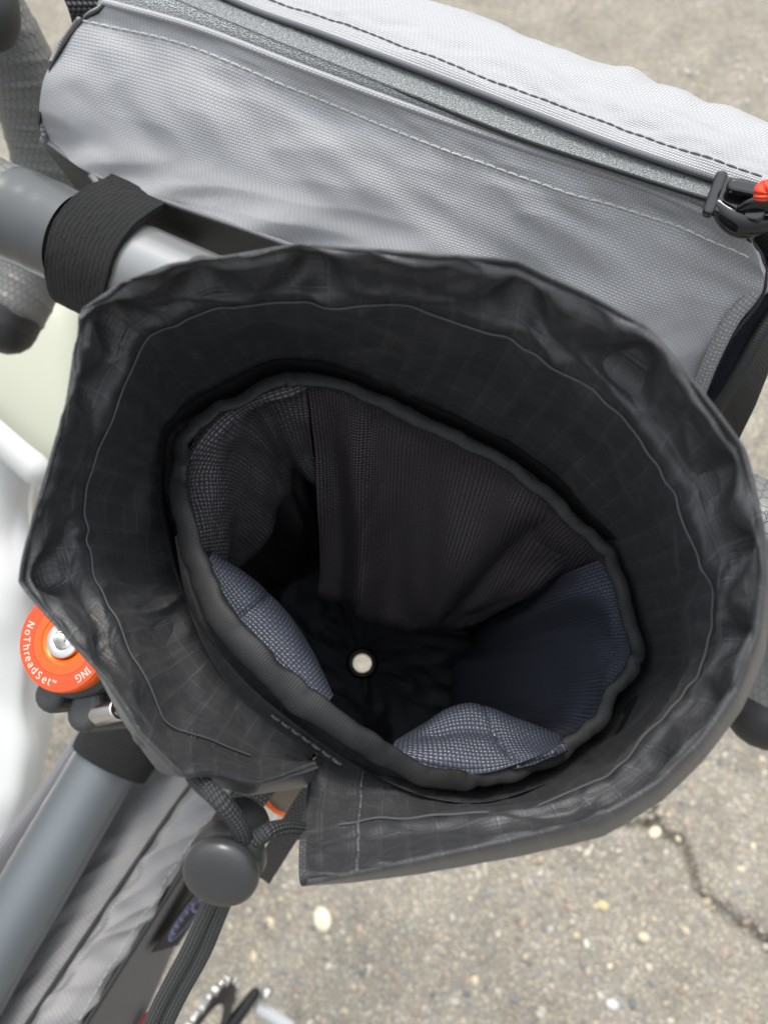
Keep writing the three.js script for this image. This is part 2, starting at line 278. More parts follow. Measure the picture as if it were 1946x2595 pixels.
// ---------------------------------------------------------------- table corner and sheet at the left
{
  const t = thing('folding_table', 'cream plastic table top corner with white rail below the bar end', 'table', D(20, 900, .66));
  const rows = [[D(-420, 330, .67), D(-120, 560, .66), D(85, 652, .655), D(100, 668, .67)], [D(-420, 400, .66), D(-120, 600, .65), D(120, 705, .65), D(150, 735, .66)], [D(-420, 560, .66), D(-110, 730, .65), D(130, 900, .65), D(160, 915, .655)], [D(-430, 640, .665), D(-100, 795, .658), D(112, 965, .658), D(140, 985, .66)], [D(-430, 650, .70), D(-100, 805, .69), D(112, 975, .69), D(140, 990, .69)]];
  part('table_top', patch(rows, 40, 40, { thick: .02 }), mat.cream, t);
  part('rail', sweep([D(-420, 590, .66), D(-100, 842, .652), D(62, 985, .65), D(92, 1010, .65)], .0165, { n: 40, m: 24, caps: .8 }), mat.white, t);
  part('bracket', sweep([D(108, 970, .66), D(92, 1035, .665), D(80, 1080, .675), D(78, 1130, .69)], .005, { n: 24, m: 12, flat: 1.6 }), mat.steel, t);
  const s = thing('white_sheet', 'white cloth sheet hanging beside the bicycle frame', 'cloth', D(0, 1500, .8));
  const R = []; for (let k = 0; k <= 6; k++) { const y = 850 + k * 190; const sh = k > 4 ? -(k - 4) * (k - 4) * 26 : 0; R.push([D(-520 + sh, y - 260, .70), D(-150 + sh, y - 60, .69), D(20 + sh * .8, y + 20, .70), D(72 + (k > 0 ? 6 : 0) + sh, y + 40, .74), D(104 - k * 1.5 + sh, y + 55, .84)]); }
  part('sheet', patch(R, 60, 90, { thick: .0015, disp: (u, v) => .006 * Math.sin(v * 19 + u * 7) * u + .006 * nz(u * 6, v * 10, 3) }), mat.sheet, s);
}

// ---------------------------------------------------------------- bicycle
const bike = thing('bicycle', 'blue grey bicycle with drop handlebar carrying three fabric bags', 'bicycle', V(-.1, 0, .1));
{
  const capC = P(166, 1622, .267), SA = STEER.clone();
  // top tube
  const tt = (x, y, d) => P(x, y, d);
  part('top_tube', sweep([tt(505, 1545, .415), tt(292, 1900, .405), tt(92, 2240, .388), tt(-115, 2600, .370), tt(-470, 3300, .33)], .0172, { n: 60, m: 40, caps: false }), mat.paint, bike);
  // head tube and fork below the stem
  const at = (s) => capC.clone().addScaledVector(SA, s);
  part('head_tube', lathe([[.018, 0], [.019, .004], [.019, .14], [.018, .145]], at(.07), SA, 40), mat.paint, bike);
  part('spacer', lathe([[.016, 0], [.0175, .001], [.0175, .017], [.016, .018]], at(.05), SA, 40), mat.black, bike);
  // orange top cap with lettering
  const cv = document.createElement('canvas'); cv.width = cv.height = 1024; const cx = cv.getContext('2d');
  cx.fillStyle = '#fb6304'; cx.fillRect(0, 0, 1024, 1024); cx.fillStyle = '#f4500a'; cx.beginPath(); cx.arc(512, 512, 512, 0, 7); cx.arc(512, 512, 352, 0, 7, true); cx.fill();
  cx.strokeStyle = '#8a2a04'; cx.lineWidth = 7; cx.beginPath(); cx.arc(512, 512, 352, 0, 7); cx.stroke();
  cx.fillStyle = '#fff1ea'; cx.textAlign = 'center'; cx.textBaseline = 'middle'; cx.font = '108px sans-serif';
  const arc = (str, a0, da, rad, out, sz) => { [...str].forEach((c, i) => { cx.save(); cx.translate(512, 512); const a = a0 + da[i]; cx.rotate(a); cx.translate(0, out ? -rad : rad); cx.font = (sz?.[i] ?? 108) + 'px sans-serif'; cx.fillText(c, 0, 0); cx.restore(); }); };
  // letters with their feet outward, read anticlockwise down the left rim
  const w = [.0, .195, .365, .55, .705, .835, 1.0, 1.175, 1.36, 1.545, 1.685, 1.83]; // N o T h r e a d S e t tm
  arc('NoThreadSet\u2122', 1.95, w.map(x => -x * .98), 432, false, [...Array(11).fill(108), 76]);
  arc('ING', 2.34, [0, .12, .30], 432, true);
  const ct = new THREE.CanvasTexture(cv); ct.colorSpace = THREE.SRGBColorSpace;
  const cap = part('top_cap', lathe([[.0172, .0055], [.0176, .0045], [.0176, .0006], [.0170, 0], [.0140, -.0004], [.0118, -.0006], [.0085, -.0006], [.0068, -.0002], [.0062, .0012], [.0062, .004]], capC, SA, 72), mat.orange, bike);
  { // printed face: a ring a hair above the cap, turned to the lens side so the print reads as in the photograph
    const g = new THREE.RingGeometry(.0085, .0170, 72, 2); const p = g.attributes.position, uv = g.attributes.uv;
    const ex = CX.clone().addScaledVector(SA, -CX.dot(SA)).normalize(), ez = SA.clone().negate(), ey = V().crossVectors(ez, ex);
    for (let i = 0; i < p.count; i++) uv.setXY(i, .5 + p.getX(i) / .034, .5 + p.getY(i) / .034);
    g.applyMatrix4(new THREE.Matrix4().makeBasis(ex, ey, ez).setPosition(capC.clone().addScaledVector(SA, -.0009)));
    const lm = new THREE.MeshPhysicalMaterial({ map: ct, roughness: .3, metalness: 0, color: 0xd8d8d8, clearcoat: .3, clearcoatRoughness: .2, side: THREE.DoubleSide });
    sub('lettering', g, lm, cap);
    const bolt = sub('cap_bolt', lathe([[.0062, .004], [.0062, -.0012], [.0058, -.0017], [.0036, -.0017], [.0033, -.0014], [.0031, .003], [0, .0032]], capC, SA, 6 * 8), mat.chrome, cap);
  }
  // stem: steerer clamp with a rear slot, two clamp ears and bolts
  const back = FWD.clone().negate().addScaledVector(SA, FWD.dot(SA)).normalize();
  part('stem', mergeGeometries([lathe([[.0172, .0045], [.0190, .0055], [.0196, .008], [.0196, .044], [.0185, .048], [.0175, .049]], capC, SA, 56), sweep([at(.026).addScaledVector(back, -.012), at(.024).addScaledVector(back, -.05), at(.022).addScaledVector(back, -.085)], .0155, { n: 20, m: 32 })].map(g => g.index ? g.toNonIndexed() : g)), mat.stem, bike);
  for (const s of [-1, 1]) {
    const ce = at(.027).addScaledVector(back, .0195).addScaledVector(RIGHT, s * .0075 + .003);
    part('clamp_ear', boxAt(ce, RIGHT, back, SA, .0122, .017, .036, .0035, 4), mat.stem, bike);
  }
  const bc = P(262, 1806, .272), bax = dirv(.86, -.28, -.42);
  const cb = part('clamp_bolt', lathe([[.0, .012], [.0042, .012], [.0042, -.0072], [.0038, -.0080], [.0029, -.0080], [.0027, -.0072], [.0026, -.003], [0, -.003]], bc, bax.clone().negate(), 36), mat.steel, bike);
  // handlebar
  const hb = [P(30, 538, .288), P(250, 636, .284), P(553, 770, .275), P(1000, 960, .258), P(1500, 1180, .240), P(1880, 1348, .226), P(2060, 1428, .220)];
  part('handlebar', sweep(hb.slice(1, 6), .0157, { n: 60, m: 40, caps: false }), mat.bar, bike);
  const L = [P(120, 578, .287), P(30, 538, .288), P(-120, 470, .291), P(-330, 350, .296), P(-480, 150, .302), P(-470, -60, .312), P(-300, -170, .325), P(-90, -40, .34), P(8, 92, .352), P(66, 215, .365), P(102, 330, .378), P(128, 450, .39), P(122, 570, .402), P(80, 690, .405), P(32, 790, .402)];
  part('bar_tape', sweep(L, .0163, { n: 260, m: 40, disp: (u, a) => .03 * Math.pow(Math.abs(Math.sin(u * 95 + a * 3.1)), 14) + .01 * nz(u * 60, a * 6) }), mat.tape, bike);
  part('finishing_tape', sweep([P(36, 541, .288), P(110, 574, .2872), P(190, 611, .2855)], .0171, { n: 40, m: 48, caps: false, disp: (u, a) => .012 * nz(u * 4, a * 5, 2) }), mat.gloss, bike);
  part('bar_end_plug', sweep([P(34, 786, .402), P(20, 812, .402), P(14, 826, .402)], .0158, { n: 10, m: 32, caps: .9 }), mat.rubber, bike);
  part('brake_hood', sweep([P(-70, -150, .31), P(-45, -40, .312), P(-30, 30, .314), P(-28, 60, .318)], u => .0135 - .002 * u, { n: 30, m: 28, caps: .8 }), mat.hood, bike);
  const Rr = [P(1840, 1332, .228), P(1930, 1371, .2245), P(2060, 1428, .220), P(2300, 1500, .215), P(2420, 1300, .22), P(2400, 1100, .235), P(2280, 1060, .26), P(2150, 1150, .29), P(2090, 1300, .32), P(2080, 1480, .34), P(2020, 1640, .35), P(1950, 1785, .352)];
  part('bar_tape', sweep(Rr, .0165, { n: 240, m: 40, disp: (u, a) => .02 * Math.pow(Math.abs(Math.sin(u * 70 + a * 3.1)), 14) }), mat.tape, bike);
  part('bar_end_plug', sweep([P(1955, 1775, .352), P(1935, 1812, .352), P(1930, 1822, .352)], .0162, { n: 10, m: 32, caps: .8 }), mat.rubber, bike);
  // lower headset cup and fork crown
  const lc = P(742, 1972, .44);
  const tcx = dirv(.50, -.80, .1), tdn = dirv(.2, .45, .87);
  part('headset_cup', lathe([[.0185, 0], [.0205, .001], [.0205, .0035], [.0185, .0045]], lc, tdn, 48), mat.orange, bike);
  part('fork_crown', lathe([[.0185, .0045], [.0197, .006], [.0197, .06], [.017, .075]], lc, tdn, 48), mat.taupe, bike);
  // down tube, seat tube
  const bb = P(440, 2700, .85);
  part('down_tube', sweep([P(610, 1960, .53), P(400, 2330, .68), P(260, 2700, .84)], .0185, { n: 40, m: 28 }), mat.paint, bike);
  // drivetrain
  const rc = P(452, 2690, .80).addScaledVector(RIGHT, .012), ring = [];
  const e1 = FWD, e2 = UP.clone().addScaledVector(FWD, -UP.dot(FWD)).normalize();
  const cir = (a, r, o = 0) => rc.clone().addScaledVector(e1, Math.cos(a) * r).addScaledVector(e2, Math.sin(a) * r).addScaledVector(RIGHT, o);
  { const sh = new THREE.Shape(); const nT = 42; for (let k = 0; k <= nT * 4; k++) { const a = k / (nT * 4) * Math.PI * 2, r = [.0815, .0845, .087, .0845][k % 4]; sh[k ? 'lineTo' : 'moveTo'](Math.cos(a) * r, Math.sin(a) * r); } const h = new THREE.Path(); h.absarc(0, 0, .062, 0, Math.PI * 2); sh.holes.push(h);
    const g = new THREE.ExtrudeGeometry(sh, { depth: .0024, bevelEnabled: false, curveSegments: 40 }); g.applyMatrix4(new THREE.Matrix4().makeBasis(e1, e2, V().crossVectors(e1, e2)).setPosition(rc)); part('chainring', g, mat.black, bike); }
  const chain = part('chain', sweep([...Array(9).keys()].map(k => cir(-.9 + k * .2, .0865, .001)), .0011, { n: 40, m: 6 }), mat.steel, bike);
  for (let k = 0; k < 16; k++) { const a = -.9 + k * .148, c = cir(a, .0868, .001), tdir = cir(a + .01, .0868).sub(cir(a - .01, .0868)).normalize(), nd = c.clone().sub(rc).normalize(); sub('chain_link', boxAt(c, tdir, nd, V().crossVectors(tdir, nd), 0.0125, .0098, k % 2 ? .0076 : .0052, .0012, 2), mat.chrome, chain); }
  const ct0 = P(520, 2690, .80), ct1 = P(645, 2520, .86);
  part('crank_arm', sweep([ct0, ct0.clone().lerp(ct1, .5), ct1], u => .012 - .003 * u, { n: 24, m: 20, caps: .7, flat: .7 }), mat.black, bike);
  const pd = part('pedal', boxAt(P(850, 2700, .87), RIGHT, FWD, V().crossVectors(RIGHT, FWD), .06, .045, .016, .004), mat.steel, bike);
  sub('pedal_axle', sweep([P(655, 2552, .865), P(700, 2580, .865), P(735, 2602, .865)], u => .0075 - .001 * u, { n: 12, m: 20, caps: .6 }), mat.white, pd);
  sub('pedal_nut', lathe([[.004, 0], [.0085, .001], [.0085, .008], [.004, .009]], P(668, 2512, .86), RIGHT, 24), mat.steel, pd);
}

// ---------------------------------------------------------------- handlebar bag
{
  const bag = thing('handlebar_bag', 'grey nylon handlebar bag with a black zipper along its top', 'bag', D(900, 500, .33));
  const mk = (row, d0, d1) => row.map(([x, y], i) => D(x, y, lerp(d0, d1, i / (row.length - 1))));
  const R0 = mk([[92, 300], [215, 383], [385, 445], [640, 535], [960, 660], [1260, 770], [1520, 852]], .305, .238);
  const R1 = mk([[88, 228], [330, 330], [560, 405], [800, 480], [1060, 575], [1330, 672], [1566, 742]], .293, .224);
  const R2 = mk([[110, 138], [350, 205], [595, 292], [840, 378], [1090, 465], [1360, 558], [1641, 642]], .283, .213);
  const R3 = mk([[172, 44], [400, 98], [640, 197], [870, 292], [1120, 381], [1390, 470], [1645, 562]], .276, .206);
  const R4 = mk([[226, 4], [420, 58], [650, 145], [880, 230], [1130, 317], [1400, 406], [1610, 498]], .270, .2015);
  const puff = (u, v) => (.0026 * nz(u * 7, v * 2, 1) + .0011 * nz(u * 15 + v * 4, v * 5 - u * 3, 4) + .0009 * Math.abs(nz(u * 9 - v * 3, v * 4 + u * 5, 8))) * Math.min(1, 5 * (1 - v) + .15) + .0016 * gauss(v - .05, .12) * Math.sin(u * 40);
  const N = 200;
  const np = part('near_panel', patch([R0, R1, R2, R3, R4], N, 90, { thick: .0012, disp: (u, v) => -puff(u, v) }), mat.greyNylon, bag);
  // the panel's folded edge: a rolled hem along the zipper
  part('hem', sweep(R4.map(p => p.clone()), .0011, { n: 120, m: 10 }), mat.greyNylon, bag);
  const Z0 = mk([[210, 12], [410, 66], [642, 152], [874, 237], [1124, 324], [1396, 414], [1620, 512]], .2725, .204);
  const Zs = mk([[240, -60], [430, 18], [650, 108], [880, 199], [1110, 290], [1330, 363], [1590, 445]], .2675, .199);
  const Zsb = mk([[241, -59], [431, 20.5], [651, 110.5], [881, 201.5], [1111, 292.5], [1331, 365.5], [1591, 447.5]], .2678, .1993);
  const Z1 = mk([[300, -92], [510, 0], [705, 70], [925, 152], [1145, 236], [1355, 316], [1625, 412]], .272, .2035);
  const half = (a, b) => a.map((p, i) => p.clone().lerp(b[i], .5).addScaledVector(CZ, .0009));
  part('zipper_tape', patch([Z0, half(Z0, Zsb), Zsb], 160, 16, { thick: .001 }), mat.zip, bag);
  part('zipper_tape', patch([Zs, half(Zs, Z1), Z1], 160, 16, { thick: .001 }), mat.zip, bag);
  part('zipper_slot', sweep(Zs.map(p => p.clone().addScaledVector(CZ, -.0012)), .0007, { n: 100, m: 8 }), mat.black, bag);
  const R5 = mk([[300, -100], [510, 5], [700, 75], [920, 157], [1140, 241], [1350, 321], [1640, 418]], .267, .1985);
  const R6 = mk([[340, -120], [575, -6], [765, 58], [955, 129], [1185, 219], [1400, 297], [1665, 388]], .266, .1975);
  const R7 = mk([[420, -160], [650, -40], [850, 22], [1045, 88], [1255, 178], [1485, 258], [1760, 362]], .270, .199);
  const R8 = mk([[500, -190], [725, -48], [925, 18], [1115, 78], [1325, 156], [1565, 245], [1860, 350]], .285, .213);
  const R9 = R8.map(p => p.clone().addScaledVector(DOWN, .05).addScaledVector(FWD, .003)), R10 = R8.map(p => p.clone().addScaledVector(DOWN, .1).addScaledVector(FWD, -.03));
  const fp = part('far_panel', patch([R5, R6, R7, R8, R9, R10], N, 110, { thick: .0012, disp: (u, v) => -(.0016 * nz(u * 8, v * 5, 11) + .0007 * nz(u * 26, v * 14, 14) + .0022 * Math.pow(Math.abs(nz(u * 7, v * 9 - u * 6, 17)), .8) * smooth(.25, .6, v)) * smooth(.05, .3, v) }), mat.greyNylon, bag);
  part('hem', sweep(R5, .0009, { n: 120, m: 10 }), mat.greySmooth, bag);
  // stitches, one by one, along both edges of the zipper
  const stitchLine = (geo, rowIdx, u0, u1, n, material, parent, lift) => {
    const G = geo.userData.G, row = typeof rowIdx === 'function' ? null : G[rowIdx];
    const at = (u) => { const x = u * (row.length - 1), i = Math.min(row.length - 2, Math.floor(x)); return row[i].clone().lerp(row[i + 1], x - i); };
    for (let k = 0; k < n; k++) {
      const a = u0 + (u1 - u0) * (k + .06) / n, b = u0 + (u1 - u0) * (k + .9) / n, p = at(a), q = at(b), mid = at((a + b) / 2).addScaledVector(CZ, lift);
      sub('stitch', sweep([p.addScaledVector(CZ, .00005), mid, q.addScaledVector(CZ, .00005)], .00027, { n: 5, m: 6 }), material, parent);
    }
  };
  stitchLine(np.geometry, 67, .0, .985, 62, mat.greyThread, np, .0004);
  stitchLine(fp.geometry, 21, .06, .99, 58, mat.darkThread, fp, .0003);
  // rider-side black panel under the grey, and bottom
  const B1 = R0.map(p => p.clone().addScaledVector(DOWN, .03).addScaledVector(FWD, .004)), B2 = R0.map(p => p.clone().addScaledVector(DOWN, .1).addScaledVector(FWD, .01));
  part('back_panel', patch([R0, B1, B2], 80, 24, { thick: .0012 }), mat.blackFab, bag);
  part('bottom_panel', patch([B2, B2.map((p, i) => p.clone().lerp(R10[i], .5)), R10], 40, 10, { thick: .0012 }), mat.blackFab, bag);
  part('edge_binding', sweep(R0.map(p => p.clone().addScaledVector(CZ, .0002)), .0009, { n: 140, m: 10 }), mat.greyGros, bag);
  // ends
  const endCol = (i) => [R0, R1, R2, R3, R4, R5, R6, R7, R8, R9, R10, B2, B1].map(r => r[i]);
  for (const i of [0, 6]) {
    const loop = endCol(i), c = loop.reduce((a, p) => a.add(p), V()).multiplyScalar(1 / loop.length).addScaledVector(RIGHT, i ? -.006 : -.004);
    part('end_panel', patch([loop, loop.map(p => p.clone().lerp(c, .5)), loop.map(p => p.clone().lerp(c, .98))], 60, 10, { closedU: true, thick: .001 }), mat.blackFab, bag);
  }
  // webbing loop at the left end, grey tape above it
  part('webbing_loop', ribbon([D(160, -70, .286), D(178, -15, .287), D(192, 20, .289), D(200, 50, .294)], CX, .015, .0016, 30), mat.webbing, bag);
  part('side_tape', sweep([D(172, 42, .280), D(146, 78, .288), D(126, 105, .290), D(112, 135, .286)], .0010, { n: 24, m: 10 }), mat.greyGros, bag);
  part('side_tape', sweep([D(90, 262, .299), D(98, 298, .302), D(104, 308, .305)], .0011, { n: 20, m: 10 }), mat.greyGros, bag);
  // open side pocket at the right end: grey gusset edge, black bound edge, navy lining between
  const g0 = [D(1700, 560, .213), D(1655, 618, .214), D(1590, 690, .220), D(1545, 775, .228), D(1515, 850, .237)], g1 = [D(1740, 540, .222), D(1690, 640, .222), D(1640, 720, .224), D(1590, 810, .231), D(1540, 895, .240)];
  part('pocket_lining', patch([g0, g0.map((p, i) => p.clone().lerp(g1[i], .5).addScaledVector(CZ, -.012)), g1], 40, 12, { thick: .0008 }), mat.liningNavy, bag);
  part('pocket_gusset', sweep(g0.map((p) => p.clone().addScaledVector(RIGHT, -.0012).addScaledVector(CZ, .0006)), .0023, { n: 60, m: 14, ref: CZ, flat: 1.0 }), mat.greyNylonSide, bag);
  part('pocket_binding', sweep(g1, .0031, { n: 80, m: 14, flat: .7 }), mat.grosgrain, bag);
  // zipper slider with red cord pull
  const zx = dirv(.93, .34, -.28), zn = CZ.clone().addScaledVector(zx, -CZ.dot(zx)).normalize(), zy = V().crossVectors(zn, zx);
  const zs = D(1598, 432, .1955);
  const sl = part('zipper_slider', mergeGeometries([boxAt(zs, zx, zy, zn, .0135, .0098, .0022, .0008), boxAt(zs.clone().addScaledVector(zx, -.0062), zx, zy, zn, .003, .0118, .0028, .0008), boxAt(zs.clone().addScaledVector(zx, .001).addScaledVector(zy, .0012).addScaledVector(zn, .0034), zx, zy, zn, .0105, .0036, .0022, .0009)]), mat.zipMetal, bag);
  sub('slider_body', sweep([D(1545, 440, .1975), D(1580, 472, .1972), D(1615, 485, .1975), D(1670, 480, .198)], u => .0020 + .0016 * Math.sin(u * 3), { n: 24, m: 14 }), mat.zipMetal, sl);
  sub('slider_tab', sweep([D(1596, 452, .194), D(1630, 440, .1925), D(1690, 440, .192)], u => .0012 + .002 * u, { n: 16, m: 14, flat: .6 }), mat.zipMetal, sl);
  part('cord_pull', sweep([D(1642, 428, .1915), D(1648, 410, .1905), D(1672, 408, .190), D(1730, 425, .190)], .0021, { n: 24, m: 16 }), mat.redCord, bag);
  part('zipper_garage', patch([[D(1600, 500, .2075), D(1640, 530, .208), D(1672, 600, .213)], [D(1620, 470, .2025), D(1665, 500, .203), D(1700, 560, .206)], [D(1640, 440, .202), D(1690, 460, .202), D(1730, 520, .206)]], 16, 16, { thick: .001 }), mat.blackFab, bag);
  // hook and loop strap round the bar
  const bd = P(553, 690, .275).sub(P(250, 552, .284)).normalize();
  part('strap', ribbon([P(362, 462, .295), P(344, 481, .285), P(305, 502, .274), P(262, 534, .2675), P(217, 592, .2655), P(195, 660, .268), P(188, 735, .278), P(212, 800, .292), P(300, 810, .304), P(380, 700, .307), P(420, 600, .305)], (u) => bd, .0255, .002, 70, { m: 14, disp: (u, v) => .0004 * nz(u * 40, v * 10) }), mat.velcro, bag);
  part('strap_edge', sweep([D(92, 303, .3055), D(150, 345, .302), D(190, 372, .298), D(205, 388, .293), D(212, 398, .287)], .0012, { n: 30, m: 10 }), mat.greyGros, bag);
}

// ---------------------------------------------------------------- frame bag under the top tube
{
  const bag = thing('frame_bag', 'grey frame bag with black piping strapped under the top tube', 'bag', P(200, 2500, .5));
  const r0 = [P(575, 1760, .427), P(370, 2000, .420), P(185, 2270, .406), P(0, 2560, .392), P(-180, 2840, .375)].map(p => p.addScaledVector(RIGHT, -.012).addScaledVector(DOWN, .006));
  const r1 = [P(640, 1790, .424), P(472, 2005, .414), P(330, 2208, .402), P(168, 2448, .388), P(-20, 2730, .37)];
  const r2 = [P(700, 1850, .424), P(545, 2048, .412), P(395, 2270, .400), P(262, 2482, .388), P(100, 2740, .37)];
  const r3 = [P(720, 1860, .428), P(560, 2060, .416), P(412, 2288, .404), P(280, 2494, .392), P(120, 2750, .374)];
  const fl = (u, v) => (.0022 * nz(u * 16, v * 4, 21) + .0026 * Math.pow(Math.abs(nz(u * 9 + v * 5, v * 2, 31)), .7) * (v > .5 ? 1 : .4));
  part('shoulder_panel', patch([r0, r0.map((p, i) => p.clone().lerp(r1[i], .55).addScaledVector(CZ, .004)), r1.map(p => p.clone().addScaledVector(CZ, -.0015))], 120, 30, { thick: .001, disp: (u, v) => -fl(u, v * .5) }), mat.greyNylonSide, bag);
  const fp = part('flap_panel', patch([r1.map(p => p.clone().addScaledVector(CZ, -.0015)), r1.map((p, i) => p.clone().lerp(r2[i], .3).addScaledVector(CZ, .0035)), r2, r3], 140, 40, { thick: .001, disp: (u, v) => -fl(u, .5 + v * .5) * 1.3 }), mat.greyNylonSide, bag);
  part('seam', sweep(r1.map(p => p.clone().addScaledVector(CZ, -.0008)), .0012, { n: 80, m: 8 }), mat.black, bag);
  { const row = fp.geometry.userData.G[27]; for (let k = 4; k < 42; k++) { const x = k / 46 * (row.length - 1), i = Math.floor(x); sub('stitch', sweep([row[i].clone(), row[Math.min(row.length - 1, i + 1)].clone().addScaledVector(CZ, .0004), row[Math.min(row.length - 1, i + 2)].clone()], .00035, { n: 4, m: 6 }), mat.sideThread, fp); } }
  part('piping', sweep(r3, .0017, { n: 80, m: 12 }), mat.black, bag);
  const r4 = [P(740, 1990, .55), P(600, 2100, .56), P(492, 2292, .55), P(405, 2490, .53), P(290, 2750, .51)], r5 = r4.map(p => p.clone().addScaledVector(RIGHT, -.02).addScaledVector(DOWN, .02));
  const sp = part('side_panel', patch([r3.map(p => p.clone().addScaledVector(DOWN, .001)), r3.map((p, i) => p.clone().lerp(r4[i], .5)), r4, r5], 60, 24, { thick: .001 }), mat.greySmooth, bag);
  const l0 = [P(300, 1860, .42), P(160, 2060, .416), P(60, 2200, .412), P(-60, 2360, .405), P(-250, 2640, .39)], l1 = [P(215, 1850, .425), P(108, 2015, .421), P(30, 2112, .417), P(-70, 2230, .41), P(-280, 2480, .395)], l2 = l1.map(p => p.clone().addScaledVector(DOWN, .14));
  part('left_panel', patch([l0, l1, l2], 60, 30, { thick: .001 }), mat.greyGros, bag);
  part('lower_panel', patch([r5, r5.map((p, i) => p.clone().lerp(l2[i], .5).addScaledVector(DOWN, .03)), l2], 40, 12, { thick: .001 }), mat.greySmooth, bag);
  // woven label
  const cv = document.createElement('canvas'); cv.width = 512; cv.height = 256; const c = cv.getContext('2d'); c.fillStyle = '#0b0b0e'; c.fillRect(0, 0, 512, 256); c.strokeStyle = '#8f95cf'; c.lineWidth = 12; c.lineCap = 'round';
  c.beginPath(); c.ellipse(256, 126, 196, 92, 0, .5, 5.6); c.stroke(); c.lineWidth = 11; c.beginPath(); for (let k = 0; k <= 60; k++) { const t = k / 60; c[k ? 'lineTo' : 'moveTo'](92 + 250 * t, 92 + 22 * Math.sin(t * 30) - 20 * Math.sin(t * 3)); } c.stroke();
  c.lineWidth = 12; c.beginPath(); c.moveTo(250, 200); c.bezierCurveTo(260, 150, 280, 110, 330, 100); c.bezierCurveTo(390, 100, 370, 150, 320, 150); c.lineTo(390, 205); c.stroke(); c.beginPath(); c.moveTo(400, 110); c.lineTo(450, 190); c.stroke();
  const lt = new THREE.CanvasTexture(cv); lt.colorSpace = THREE.SRGBColorSpace;
  const a = P(372, 2398, .437), b = P(494, 2228, .448), cc = P(440, 2382, .505), dd = P(560, 2200, .515);
  const lg = gridGeo([[cc, cc.clone().lerp(dd, .5), dd], [a.clone().lerp(cc, .5), a.clone().lerp(dd, .5).lerp(b.clone().lerp(cc, .5), .5), b.clone().lerp(dd, .5)], [a, a.clone().lerp(b, .5), b]].map(r => r.map(p => p.clone().addScaledVector(RIGHT, .0045).addScaledVector(CZ, .002))), { thick: .0006, uvs: (u, v) => [u, v] });
  part('woven_label', lg, M([.8, .8, .8], .8, { map: lt }), bag);
  part('pull_tab', boxAt(P(372, 2590, .50), FWD, UP, RIGHT, .012, .02, .002, .0006), M([.35, .03, .035], .6), bag);
  // strap round the tube
  const tdir = P(292, 1900, .405).sub(P(92, 2240, .388)).normalize(), tc = P(314, 1874, .4055); const sx = CX.clone().addScaledVector(tdir, -CX.dot(tdir)).normalize(), sy = V().crossVectors(tdir, sx);
  const loop = []; for (let k = 0; k <= 24; k++) { const q = k / 24 * Math.PI * 2; loop.push(tc.clone().addScaledVector(sx, Math.cos(q) * .0205).addScaledVector(sy, Math.sin(q) * .0205)); }
  part('strap', ribbon(loop, tdir, .027, .0024, 70, { m: 14, disp: (u, v) => .0010 * Math.cos((v - .5) * 3) + .0004 * nz(u * 30, v * 9) }), mat.velcro, bag);
}

